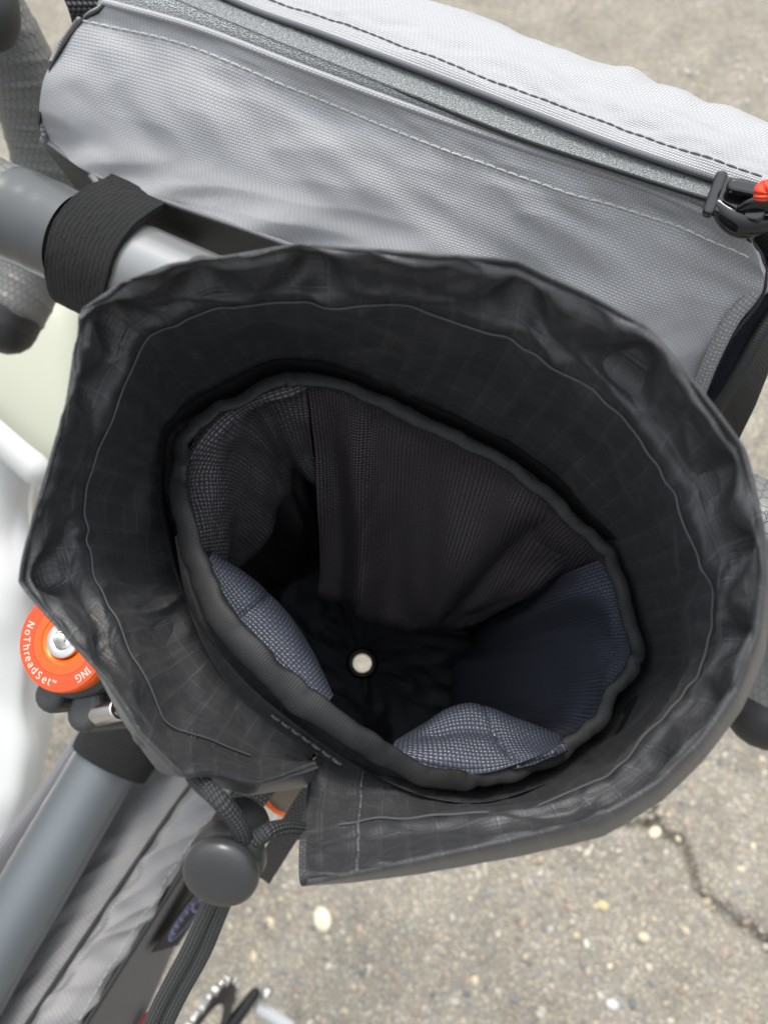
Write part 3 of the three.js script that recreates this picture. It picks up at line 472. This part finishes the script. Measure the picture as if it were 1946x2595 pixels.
// ---------------------------------------------------------------- stem bag
{
  const bag = thing('stem_bag', 'open black drawstring stem bag with padded navy lining', 'bag', D(830, 1440, .385));
  // collar stations: rim, casing seam, foot (displayed pixels), then distance of the rim
  const st = [
    [684, 1650, 684, 1640, 684, 1622, .178], [560, 1692, 560, 1640, 612, 1556, .166], [452, 1672, 455, 1590, 535, 1482, .156], [396, 1676, 360, 1560, 488, 1425, .150], [300, 1584, 310, 1450, 450, 1380, .148],
    [226, 1468, 265, 1350, 425, 1320, .148], [145, 1382, 228, 1285, 410, 1280, .149], [38, 1258, 200, 1215, 398, 1240, .150], [66, 1135, 185, 1125, 386, 1160, .149], [102, 1005, 212, 1010, 376, 1070, .148],
    [140, 868, 236, 930, 374, 990, .147], [160, 740, 275, 830, 385, 935, .146], [178, 662, 322, 742, 430, 880, .145], [262, 605, 390, 700, 495, 836, .144], [380, 566, 480, 680, 555, 805, .142],
    [520, 545, 580, 672, 615, 790, .140], [640, 524, 690, 668, 690, 790, .139], [800, 536, 830, 680, 800, 822, .137], [960, 548, 965, 697, 900, 868, .136], [1118, 562, 1095, 738, 1000, 918, .135],
    [1262, 628, 1210, 808, 1095, 968, .134], [1398, 704, 1320, 890, 1195, 1042, .134], [1505, 830, 1405, 990, 1268, 1122, .134], [1606, 964, 1465, 1105, 1322, 1184, .134], [1642, 1120, 1508, 1225, 1362, 1278, .134],
    [1650, 1235, 1520, 1315, 1386, 1360, .135], [1634, 1370, 1508, 1415, 1398, 1432, .136], [1590, 1490, 1462, 1505, 1366, 1500, .137], [1512, 1600, 1390, 1592, 1318, 1570, .138], [1420, 1692, 1315, 1658, 1252, 1632, .139],
    [1285, 1772, 1215, 1715, 1160, 1676, .140], [1100, 1816, 1065, 1742, 1040, 1706, .142], [900, 1860, 892, 1766, 900, 1690, .145], [765, 1888, 772, 1780, 790, 1655, .149], [664, 1908, 658, 1786, 690, 1622, .152],
  ];
  const ns = st.length, cen = D(850, 1200, .17);
  const E = st.map(s => D(s[0], s[1], s[6])), C = st.map((s, i) => D(s[2], s[3], s[6] + .020)), A = st.map((s, i) => D(s[4], s[5], i < 7 || i > 31 ? .197 : .209));
  const outw = (p) => { const v = p.clone().sub(cen); v.addScaledVector(STEER, -v.dot(STEER)); return v.normalize(); };
  const Mid = C.map((c, i) => c.clone().lerp(A[i], .5).addScaledVector(outw(c), .002));
  const nearer = (p, k) => p.addScaledVector(camera.position.clone().sub(p).normalize(), k);
  const Dm = E.map((e, i) => nearer(e.clone().lerp(C[i], .56), -.0018));
  const Dm2 = E.map((e, i) => nearer(e.clone().lerp(C[i], .24), .0028));
  const out = (rows, k) => rows.map(p => p.clone().addScaledVector(outw(p), k));
  const foot = A.map(p => p.clone().addScaledVector(STEER, .02).addScaledVector(outw(p), -.003));
  const rows = [foot, A, Mid, C, Dm, Dm2, E, out(Dm2, .0040).map(p => p.addScaledVector(STEER, .003)), out(Dm, .0074).map(p => p.addScaledVector(STEER, .003)), out(C, .003), out(Mid, .002), out(A, .0025), out(foot, .003)];
  // gathers where the draw cord bunches the rim: station, depth, half width in stations
  const gath = [[7, .004, .35], [12.2, .0055, .4], [10.6, .0045, .35], [14.2, .0035, .5], [16.1, .006, .35], [19.15, .0065, .3], [21.1, .006, .3], [22.1, .0025, .3], [23.1, .007, .3], [24.3, .0055, .35], [25.9, .005, .3], [27.2, .003, .35], [28.6, .004, .3], [29.4, .004, .35], [30.4, .0025, .4], [5.2, .003, .5], [3.6, .004, .3]];
  const NU = 640, NV = 130;
  const disp = (u, v) => {
    const s = u * (ns - 1), r = v * (rows.length - 1); let d = 0;
    const win = gauss(r - 4.15, .62) * (1 - smooth(4.9, 5.5, r));
    for (const [c, a, w] of gath) { const q = Math.abs(s - c - .10 * (r - 5)) / (w * clamp(.45 + .55 * (5.6 - r), .4, 1.6)); d += Math.min(.0058, a * 1.1) * win * (Math.exp(-q * q * .9) - .16 * Math.exp(-Math.pow((q - 2.4) / 1.2, 2))); }
    const inner = 1 - smooth(5.6, 6.4, r);
    d += inner * (.0012 * nz(s * .9, r * 1.2, 3) + .0032 * Math.abs(nz(s * .75 + r * .5, r * .8, 7)) + .0011 * Math.abs(nz(s * 1.9 - r * .9, r * 1.3, 12)) + .0003 * Math.abs(nz(s * 4 + r * 2.5, r * 2.5, 9))) * (s < 4 ? .6 : 1);
    d += .0004 * gauss(r - 3, .12) ; // seam sits in a groove
    return d * smooth(.6, 1.6, r);
  };
  let sign = 1;
  const crisp = (row, t) => { const x = t * (ns - 1), i = Math.min(ns - 2, Math.floor(x)), f = x - i, k = f * f * (3 - 2 * f); return row[i].clone().lerp(row[i + 1], f).lerp(evalLine(row, t), .3); };
  const cols = [], G = []; for (let i = 0; i < NU; i++) cols.push(rows.map(q => crisp(q, i / (NU - 1)))); for (let j = 0; j < NV; j++) G.push(cols.map(c => evalLine(c, j / (NV - 1))));
  { // make displacement point away from the opening on the inner side
    const n = V().crossVectors(G[41][201].clone().sub(G[41][199]), G[42][200].clone().sub(G[40][200])); sign = n.dot(outw(G[41][200])) > 0 ? 1 : -1; }
  const collar = part('collar', gridGeo(G, { disp: (u, v) => sign * disp(u, v) }), mat.blackRip, bag);
  { const row = collar.geometry.userData.G[Math.round(3 / 12 * (NV - 1))]; const line = []; for (let i = 22; i < NU - 12; i += 5) line.push(row[i].clone().addScaledVector(outw(row[i]), -.0006));
    sub('casing_stitching', sweep(line, .0002, { n: 400, m: 6 }), mat.blackThread, collar); }
  { // vertical seam near the right flap end
    const i = Math.round(33 / 34 * (NU - 1)); const g = collar.geometry.userData.G; for (let j = 12; j < 58; j += 4) sub('stitch', sweep([g[j][i], g[j + 2][i].clone().addScaledVector(CZ, .0006), g[j + 3][i]], .00035, { n: 4, m: 6 }), mat.darkThread, collar); }
  // opening edge, bound with ribbed tape
  const bq = [[392, 1010], [402, 945], [462, 892], [525, 862], [592, 826], [645, 816], [735, 832], [832, 872], [922, 916], [1012, 957], [1112, 1012], [1192, 1080], [1250, 1140], [1310, 1196], [1345, 1282], [1368, 1370], [1372, 1432], [1325, 1494], [1288, 1562], [1228, 1612], [1150, 1652], [1050, 1683], [960, 1682], [868, 1652], [765, 1592], [650, 1508], [560, 1430], [486, 1345], [434, 1250], [405, 1150], [390, 1070]];
  const nb = bq.length, near = (i) => gauss(((i - 26 + nb / 2) % nb + nb) % nb - nb / 2, 4.2);
  const Bq = bq.map(([x, y], i) => D(x, y, .203 - .022 * near(i)));
  const BqN = [...Array(124).keys()].map(k => { const p = evalLine(Bq, k / 124, true); return p.addScaledVector(outw(p), .0008 * nz(k * .35, 3) + .0006 * nz(k * .9, 5)).addScaledVector(STEER, .0012 * nz(k * .3, 9)); });
  const bind = sweep(BqN, u => .00085 + .0008 * near(u * nb) + .00012 * nz(u * 30, 2), { n: 420, m: 18, closed: true, ref: STEER, flat: 2.15, disp: (u, a) => .16 * nz(u * 70, a * 3) });
  part('binding', bind, mat.grosgrain, bag);
  { const sl = []; for (let k = 0; k < 7; k++) { const a = D(lerp(588, 742, k / 7), lerp(1545, 1655, k / 7), .1885), b = D(lerp(588, 742, (k + .72) / 7), lerp(1545, 1655, (k + .72) / 7), .1885); part('stitch', sweep([a, a.clone().lerp(b, .5).addScaledVector(CZ, .0006), b], .00045, { n: 5, m: 6 }), mat.darkThread, bag); } }
  // a flat hem between binding and collar on the near side
  const hemIdx = [22, 23, 24, 25, 26, 27, 28, 29]; const hx = [[955, 1702], [850, 1682], [736, 1656], [600, 1578], [506, 1496], [440, 1395], [400, 1280], [380, 1165]];
  part('hem_facing', patch([hemIdx.map(i => Bq[i].clone().addScaledVector(CZ, -.001)), hx.map(([x, y], k) => D(x, y, .192 + .008 * Math.abs(k - 5) / 5)), hx.map(([x, y], k) => D(x, y, .192 + .008 * Math.abs(k - 5) / 5).addScaledVector(STEER, .03).addScaledVector(CX, -.004))], 60, 16, { thick: .001 }), mat.blackRip, bag);
  // padded lining: four panels of a tapering well
  const c0 = D(880, 1250, .2), c4 = D(835, 1425, .375), ax = c4.clone().sub(c0), levels = [0, .12, .28, .46, .66, .84, 1], scl = [1.0, 1.02, 1.02, 1.0, .97, .93, .88];
  const ringAt = (k) => Bq.map((p) => { const f = levels[k]; return c0.clone().addScaledVector(ax, f).add(p.clone().sub(c0).multiplyScalar(scl[k])); });
  const L = levels.map((_, k) => ringAt(k));
  const inward = (p, f) => { const c = c0.clone().addScaledVector(ax, f); const v = c.sub(p); v.addScaledVector(ax, -v.dot(ax) / ax.lengthSq()); return v.normalize(); };
  const wrap = (d) => ((d + nb / 2) % nb + nb) % nb - nb / 2;
  // pads: station, level, depth, half widths
  const pads = [[3.2, .5, .012, 1.2, .3], [1.6, .62, -.006, .6, .3]];
  const creases = [[4.9, .004, .28], [13.2, .004, .3], [17.4, .004, .3], [23.6, .004, .28], [28.3, .003, .25], [1.1, .005, .3], [3.6, .007, .35], [25.2, .0018, .2], [22.3, .005, .3], [15.4, .003, .5]];
  const lin = (a, b, name, m) => {
    const nu = Math.round((b - a) * 12), nvv = 90, G2 = [];
    for (let j = 0; j <= nvv; j++) { const f = j / nvv; const row = []; for (let i = 0; i <= nu; i++) { const s = a + (b - a) * i / nu; const col = L.map(r => evalLine(r, ((s / nb) % 1 + 1) % 1, true));
      let x = 0; while (x < levels.length - 2 && levels[x + 1] < f) x++; const p = evalLine(col, (x + (f - levels[x]) / (levels[x + 1] - levels[x])) / (levels.length - 1));
      let d = 0; for (const [cs, cl, am, ws, wl] of pads) d += am * gauss(wrap(s - cs), ws) * gauss(f - cl, wl) * (1 - smooth(.84, 1, f)); for (const [cs, am, ws] of creases) d -= am * Math.exp(-Math.abs(wrap(s - cs)) / ws) * smooth(0, .15, f);
      const sp = s; d += .0032 * nz(Math.cos(sp / nb * 6.283) * 3.2, Math.sin(sp / nb * 6.283) * 3.2, f * 4) + .0016 * nz(Math.cos(sp / nb * 6.283) * 8, Math.sin(sp / nb * 6.283) * 8, f * 7 + 3);
      row.push(p.addScaledVector(inward(p, f), d * smooth(0, .1, f))); } G2.push(row); }
    return part(name, gridGeo(G2, {}), m, bag);
  };
  lin(0, nb, 'lining_backing', mat.liningFar);
  // the padded panels that slump into the well
  const pan = (name, rows, nu, nv, m, fn, label) => {
    const g = gridGeo(surf(rows.map(q => q[0].map(([x, y, e = 0]) => D(x, y, q[1] + e))), nu, nv), {});
    const gg = g.userData.G, a = V().crossVectors(gg[nv >> 1][(nu >> 1) + 1].clone().sub(gg[nv >> 1][nu >> 1]), gg[(nv >> 1) + 1][nu >> 1].clone().sub(gg[nv >> 1][nu >> 1])), sg = a.dot(CZ) > 0 ? 1 : -1;
    return part(name, gridGeo(gg, { thick: sg > 0 ? .002 : -.002, disp: (u, v) => sg * fn(u, v) }), m, bag, label);
  };
  pan('lining_panel', [[[[660, 815], [745, 838], [832, 872], [922, 916], [1012, 958], [1112, 1014], [1192, 1082], [1310, 1198]], .2058], [[[672, 900], [750, 918], [830, 945], [915, 985], [1000, 1030], [1090, 1085], [1165, 1140], [1268, 1212]], .221], [[[682, 1010], [755, 1025], [830, 1050], [905, 1085], [980, 1125], [1060, 1172], [1125, 1210], [1210, 1245]], .240], [[[688, 1130], [755, 1148], [825, 1172], [890, 1200], [955, 1228], [1020, 1262], [1080, 1285], [1140, 1300]], .260], [[[690, 1235], [750, 1258], [815, 1285], [875, 1305], [935, 1318], [990, 1322], [1040, 1318], [1090, 1320]], .277], [[[690, 1280], [742, 1302], [805, 1330], [868, 1350], [930, 1360], [985, 1356], [1030, 1344], [1066, 1332]], .287], [[[702, 1272], [750, 1290], [808, 1314], [868, 1332], [925, 1340], [980, 1336], [1020, 1326], [1052, 1318]], .301]], 180, 150, mat.liningFar,
    (u, v) => smooth(0, .14, v) * ((.0050 * gauss(u - .16 - .1 * v, .07) - .0022 * gauss(u - .06 - .06 * v, .05)) * smooth(.05, .3, v) * (1 - smooth(.7, .95, v)) + .0062 * gauss(u - .60 + .3 * (v - .5), .12) * gauss(v - .45, .25) - .0045 * gauss(u - .78 + .35 * (v - .4), .05) * gauss(v - .42, .3) + .0024 * nz(u * 5, v * 4, 41) + .0012 * Math.abs(nz(u * 9 + v * 3, v * 4, 45)) - .002 * Math.exp(-(1 - u) / .02)));
  pan('lining_panel', [[[[438, 1226], [414, 1150], [400, 1075], [402, 1004], [466, 910], [556, 856], [664, 822]], .2055], [[[462, 1222], [452, 1142], [446, 1070], [452, 1002], [500, 935], [575, 880], [664, 850]], .211], [[[486, 1225], [490, 1140], [492, 1072], [502, 1010], [540, 955], [598, 915], [668, 900]], .220], [[[498, 1236], [528, 1172], [548, 1110], [566, 1056], [596, 1010], [632, 985], [676, 970]], .236], [[[500, 1244], [548, 1194], [582, 1136], [606, 1090], [640, 1060], [668, 1044], [686, 1036]], .250], [[[505, 1240], [545, 1186], [576, 1128], [600, 1082], [634, 1052], [662, 1038], [684, 1030]], .268]], 120, 110, mat.liningLeft,
    (u, v) => (.0034 * nz(u * 4, v * 3, 51) + .003 * gauss(u - .35, .2) * gauss(v - .5, .25) - .004 * gauss(u - .84 + .1 * v, .05) * smooth(.1, .4, v) - .0028 * gauss(u - .55 - .2 * v, .06) * smooth(.2, .5, v) + .001 * Math.abs(nz(u * 9, v * 6, 55))) * smooth(0, .12, v));
  pan('lining_panel', [[[[432, 1218], [470, 1308], [535, 1398], [620, 1474], [700, 1530]], .192], [[[440, 1215], [496, 1290], [565, 1370], [636, 1448], [702, 1522]], .1945], [[[446, 1206], [522, 1268], [594, 1340], [652, 1424], [702, 1512]], .2005], [[[450, 1198], [534, 1250], [606, 1312], [664, 1398], [700, 1500]], .212], [[[456, 1198], [532, 1252], [600, 1314], [656, 1400], [692, 1500]], .236]], 120, 80, mat.liningNavy,
    (u, v) => .0026 * gauss(v - .45, .3) + (.0007 * nz(u * 3, v * 2, 61) - .0013 * Math.exp(-Math.abs(u - .36 - .05 * v) / .02) * smooth(.1, .25, v) * (1 - smooth(.55, .8, v)) + .0002 * nz(u * 9, v * 4, 66)) * smooth(0, .15, v));
  pan('lining_panel', [[[[1316, 1200], [1342, 1282], [1356, 1365], [1358, 1430], [1314, 1492], [1274, 1560], [1216, 1606]], .2058], [[[1268, 1220], [1290, 1290], [1300, 1370], [1300, 1430], [1270, 1490], [1236, 1550], [1196, 1592]], .222], [[[1196, 1258], [1196, 1325], [1196, 1390], [1190, 1450], [1178, 1505], [1158, 1555], [1140, 1585]], .254], [[[1118, 1312], [1104, 1362], [1092, 1418], [1080, 1472], [1070, 1525], [1060, 1562], [1060, 1590]], .290], [[[1058, 1334], [1030, 1376], [1010, 1430], [998, 1480], [992, 1530], [992, 1566], [1000, 1600]], .325], [[[1040, 1330], [1005, 1372], [985, 1430], [975, 1485], [972, 1535], [975, 1570], [985, 1600]], .352]], 120, 110, mat.liningNavy,
    (u, v) => (.003 * nz(u * 4, v * 3, 71) + .0045 * gauss(u - .12, .10) * gauss(v - .35, .3) - .004 * gauss(u - .3 + .1 * v, .08) * smooth(.05, .3, v) + .001 * Math.abs(nz(u * 8, v * 6, 75))) * smooth(0, .12, v));
  pan('lining_panel', [[[[838, 1632], [950, 1668], [1050, 1670], [1144, 1640], [1214, 1606]], .1965], [[[846, 1618], [950, 1632], [1046, 1640], [1142, 1628], [1220, 1606]], .1975], [[[852, 1604], [942, 1588], [1032, 1590], [1124, 1598], [1214, 1602]], .2035], [[[868, 1590], [932, 1556], [1018, 1538], [1106, 1562], [1208, 1598]], .2115], [[[884, 1580], [946, 1544], [1018, 1530], [1104, 1556], [1204, 1596]], .224], [[[890, 1586], [950, 1554], [1018, 1542], [1100, 1566], [1200, 1598]], .246]], 130, 90, mat.liningNavy,
    (u, v) => (.0007 * nz(u * 3, v * 2, 81) + .0016 * gauss(v - .6, .16) * smooth(.15, .4, u) - .0018 * gauss(v - .38 - .08 * Math.sin(u * 3), .06) * smooth(.1, .3, u) * (1 - smooth(.5, .7, u)) - .0016 * Math.exp(-Math.abs(u - .60 + .2 * (v - .5)) / .02) * gauss(v - .3, .3) + .0002 * nz(u * 9, v * 5, 86)) * smooth(0, .15, v));
  // base with a grommet: a real hole to the ground
  const gc = P(918, 1680, .374), gx = CX.clone().addScaledVector(ax, -CX.dot(ax) / ax.lengthSq()).normalize(), an = ax.clone().normalize(), gy = V().crossVectors(an, gx);
  const hole = (r, off = 0) => Bq.map((p) => { const v = L[6][Bq.indexOf(p)].clone().sub(gc); v.addScaledVector(an, -v.dot(an)).normalize(); return gc.clone().addScaledVector(v, r).addScaledVector(an, off); });
  const h0 = hole(.0052), base = [L[6], L[6].map((p, i) => p.clone().lerp(h0[i], .5).addScaledVector(an, .004)), h0];
  part('base', patch(base, 120, 24, { closedU: true, disp: (u, v) => .0045 * Math.abs(nz(Math.cos(u * 6.283) * 2.4, Math.sin(u * 6.283) * 2.4, v * 3)) * (1 - smooth(.75, 1, v)) }), mat.baseFab, bag);
  part('grommet', lathe([[.0044, .004], [.0044, 0], [.0050, -.0011], [.0062, -.0013], [.0073, -.0004], [.0076, .0006]], gc, an, 48), M([.03, .03, .03], .25, { metalness: .7 }), bag);
  // outer shell
  const shell = levels.map((f, k) => Bq.map(p => { const q = c0.clone().addScaledVector(ax, f).add(p.clone().sub(c0).multiplyScalar(scl[k] * 1.03)); return q.addScaledVector(inward(q, f), -.004); }));
  const sh2 = hole(.0075, .006);
  part('outer_shell', patch([...shell, shell[6].map((p, i) => p.clone().lerp(sh2[i], .5).addScaledVector(an, .004)), sh2], 120, 60, { closedU: true }), mat.blackFab, bag);
  // draw cord, lock and tails
  const lockC = P(562, 2206, .163), ln = dirv(-.12, .30, -.95);
  const cordR = .0019;
  const cord = part('draw_cord', sweep([D(412, 1590, .176), D(408, 1640, .170), D(424, 1680, .1615), D(470, 1724, .157), D(510, 1772, .160), D(524, 1815, .164), D(510, 1870, .169)], cordR, { n: 80, m: 16, ref: CX }), mat.cord, bag);
  part('draw_cord', sweep([D(715, 1800, .182), D(665, 1797, .178), D(610, 1790, .170), D(565, 1805, .165), D(540, 1840, .167), D(525, 1875, .169)], cordR, { n: 80, m: 16, ref: CX }), mat.cord, bag);
  for (const s of [0, 1]) part('cord_tail', sweep([D(486 + s * 20, 1890, .172), D(446 + s * 26, 1975, .178), D(406 + s * 31, 2060, .185), D(352 + s * 31, 2160, .193), D(298 + s * 32, 2280, .20), D(256 + s * 32, 2400, .205)], .0020, { n: 60, m: 16, ref: CX }), mat.cord, bag);
  part('cord_lock', lathe([[.0, -.0035], [.004, -.0034], [.0066, -.0028], [.0078, -.0016], [.0081, -.0002], [.0078, .0008], [.0072, .0012], [.0072, .0022], [.0080, .0028], [.0082, .0052], [.0078, .0062], [.0066, .0066], [.0064, .0150], [.0056, .0165], [.0, .0168]], lockC, ln.clone().negate(), 64), mat.lockPlastic, bag);
  // two webbing straps running back to the head of the frame
  part('strap', ribbon([P(760, 1900, .33), P(668, 1985, .335), P(598, 2085, .34), P(545, 2165, .345), P(520, 2215, .36)], dirv(.8, .5, -.1), .0125, .0016, 30), mat.webbing, bag);
  part('strap', ribbon([P(830, 1960, .30), P(765, 2055, .31), P(705, 2150, .325), P(660, 2225, .345)], dirv(.8, .5, -.1), .0095, .0016, 30), mat.webbing, bag);
}

renderer.render(scene, camera);
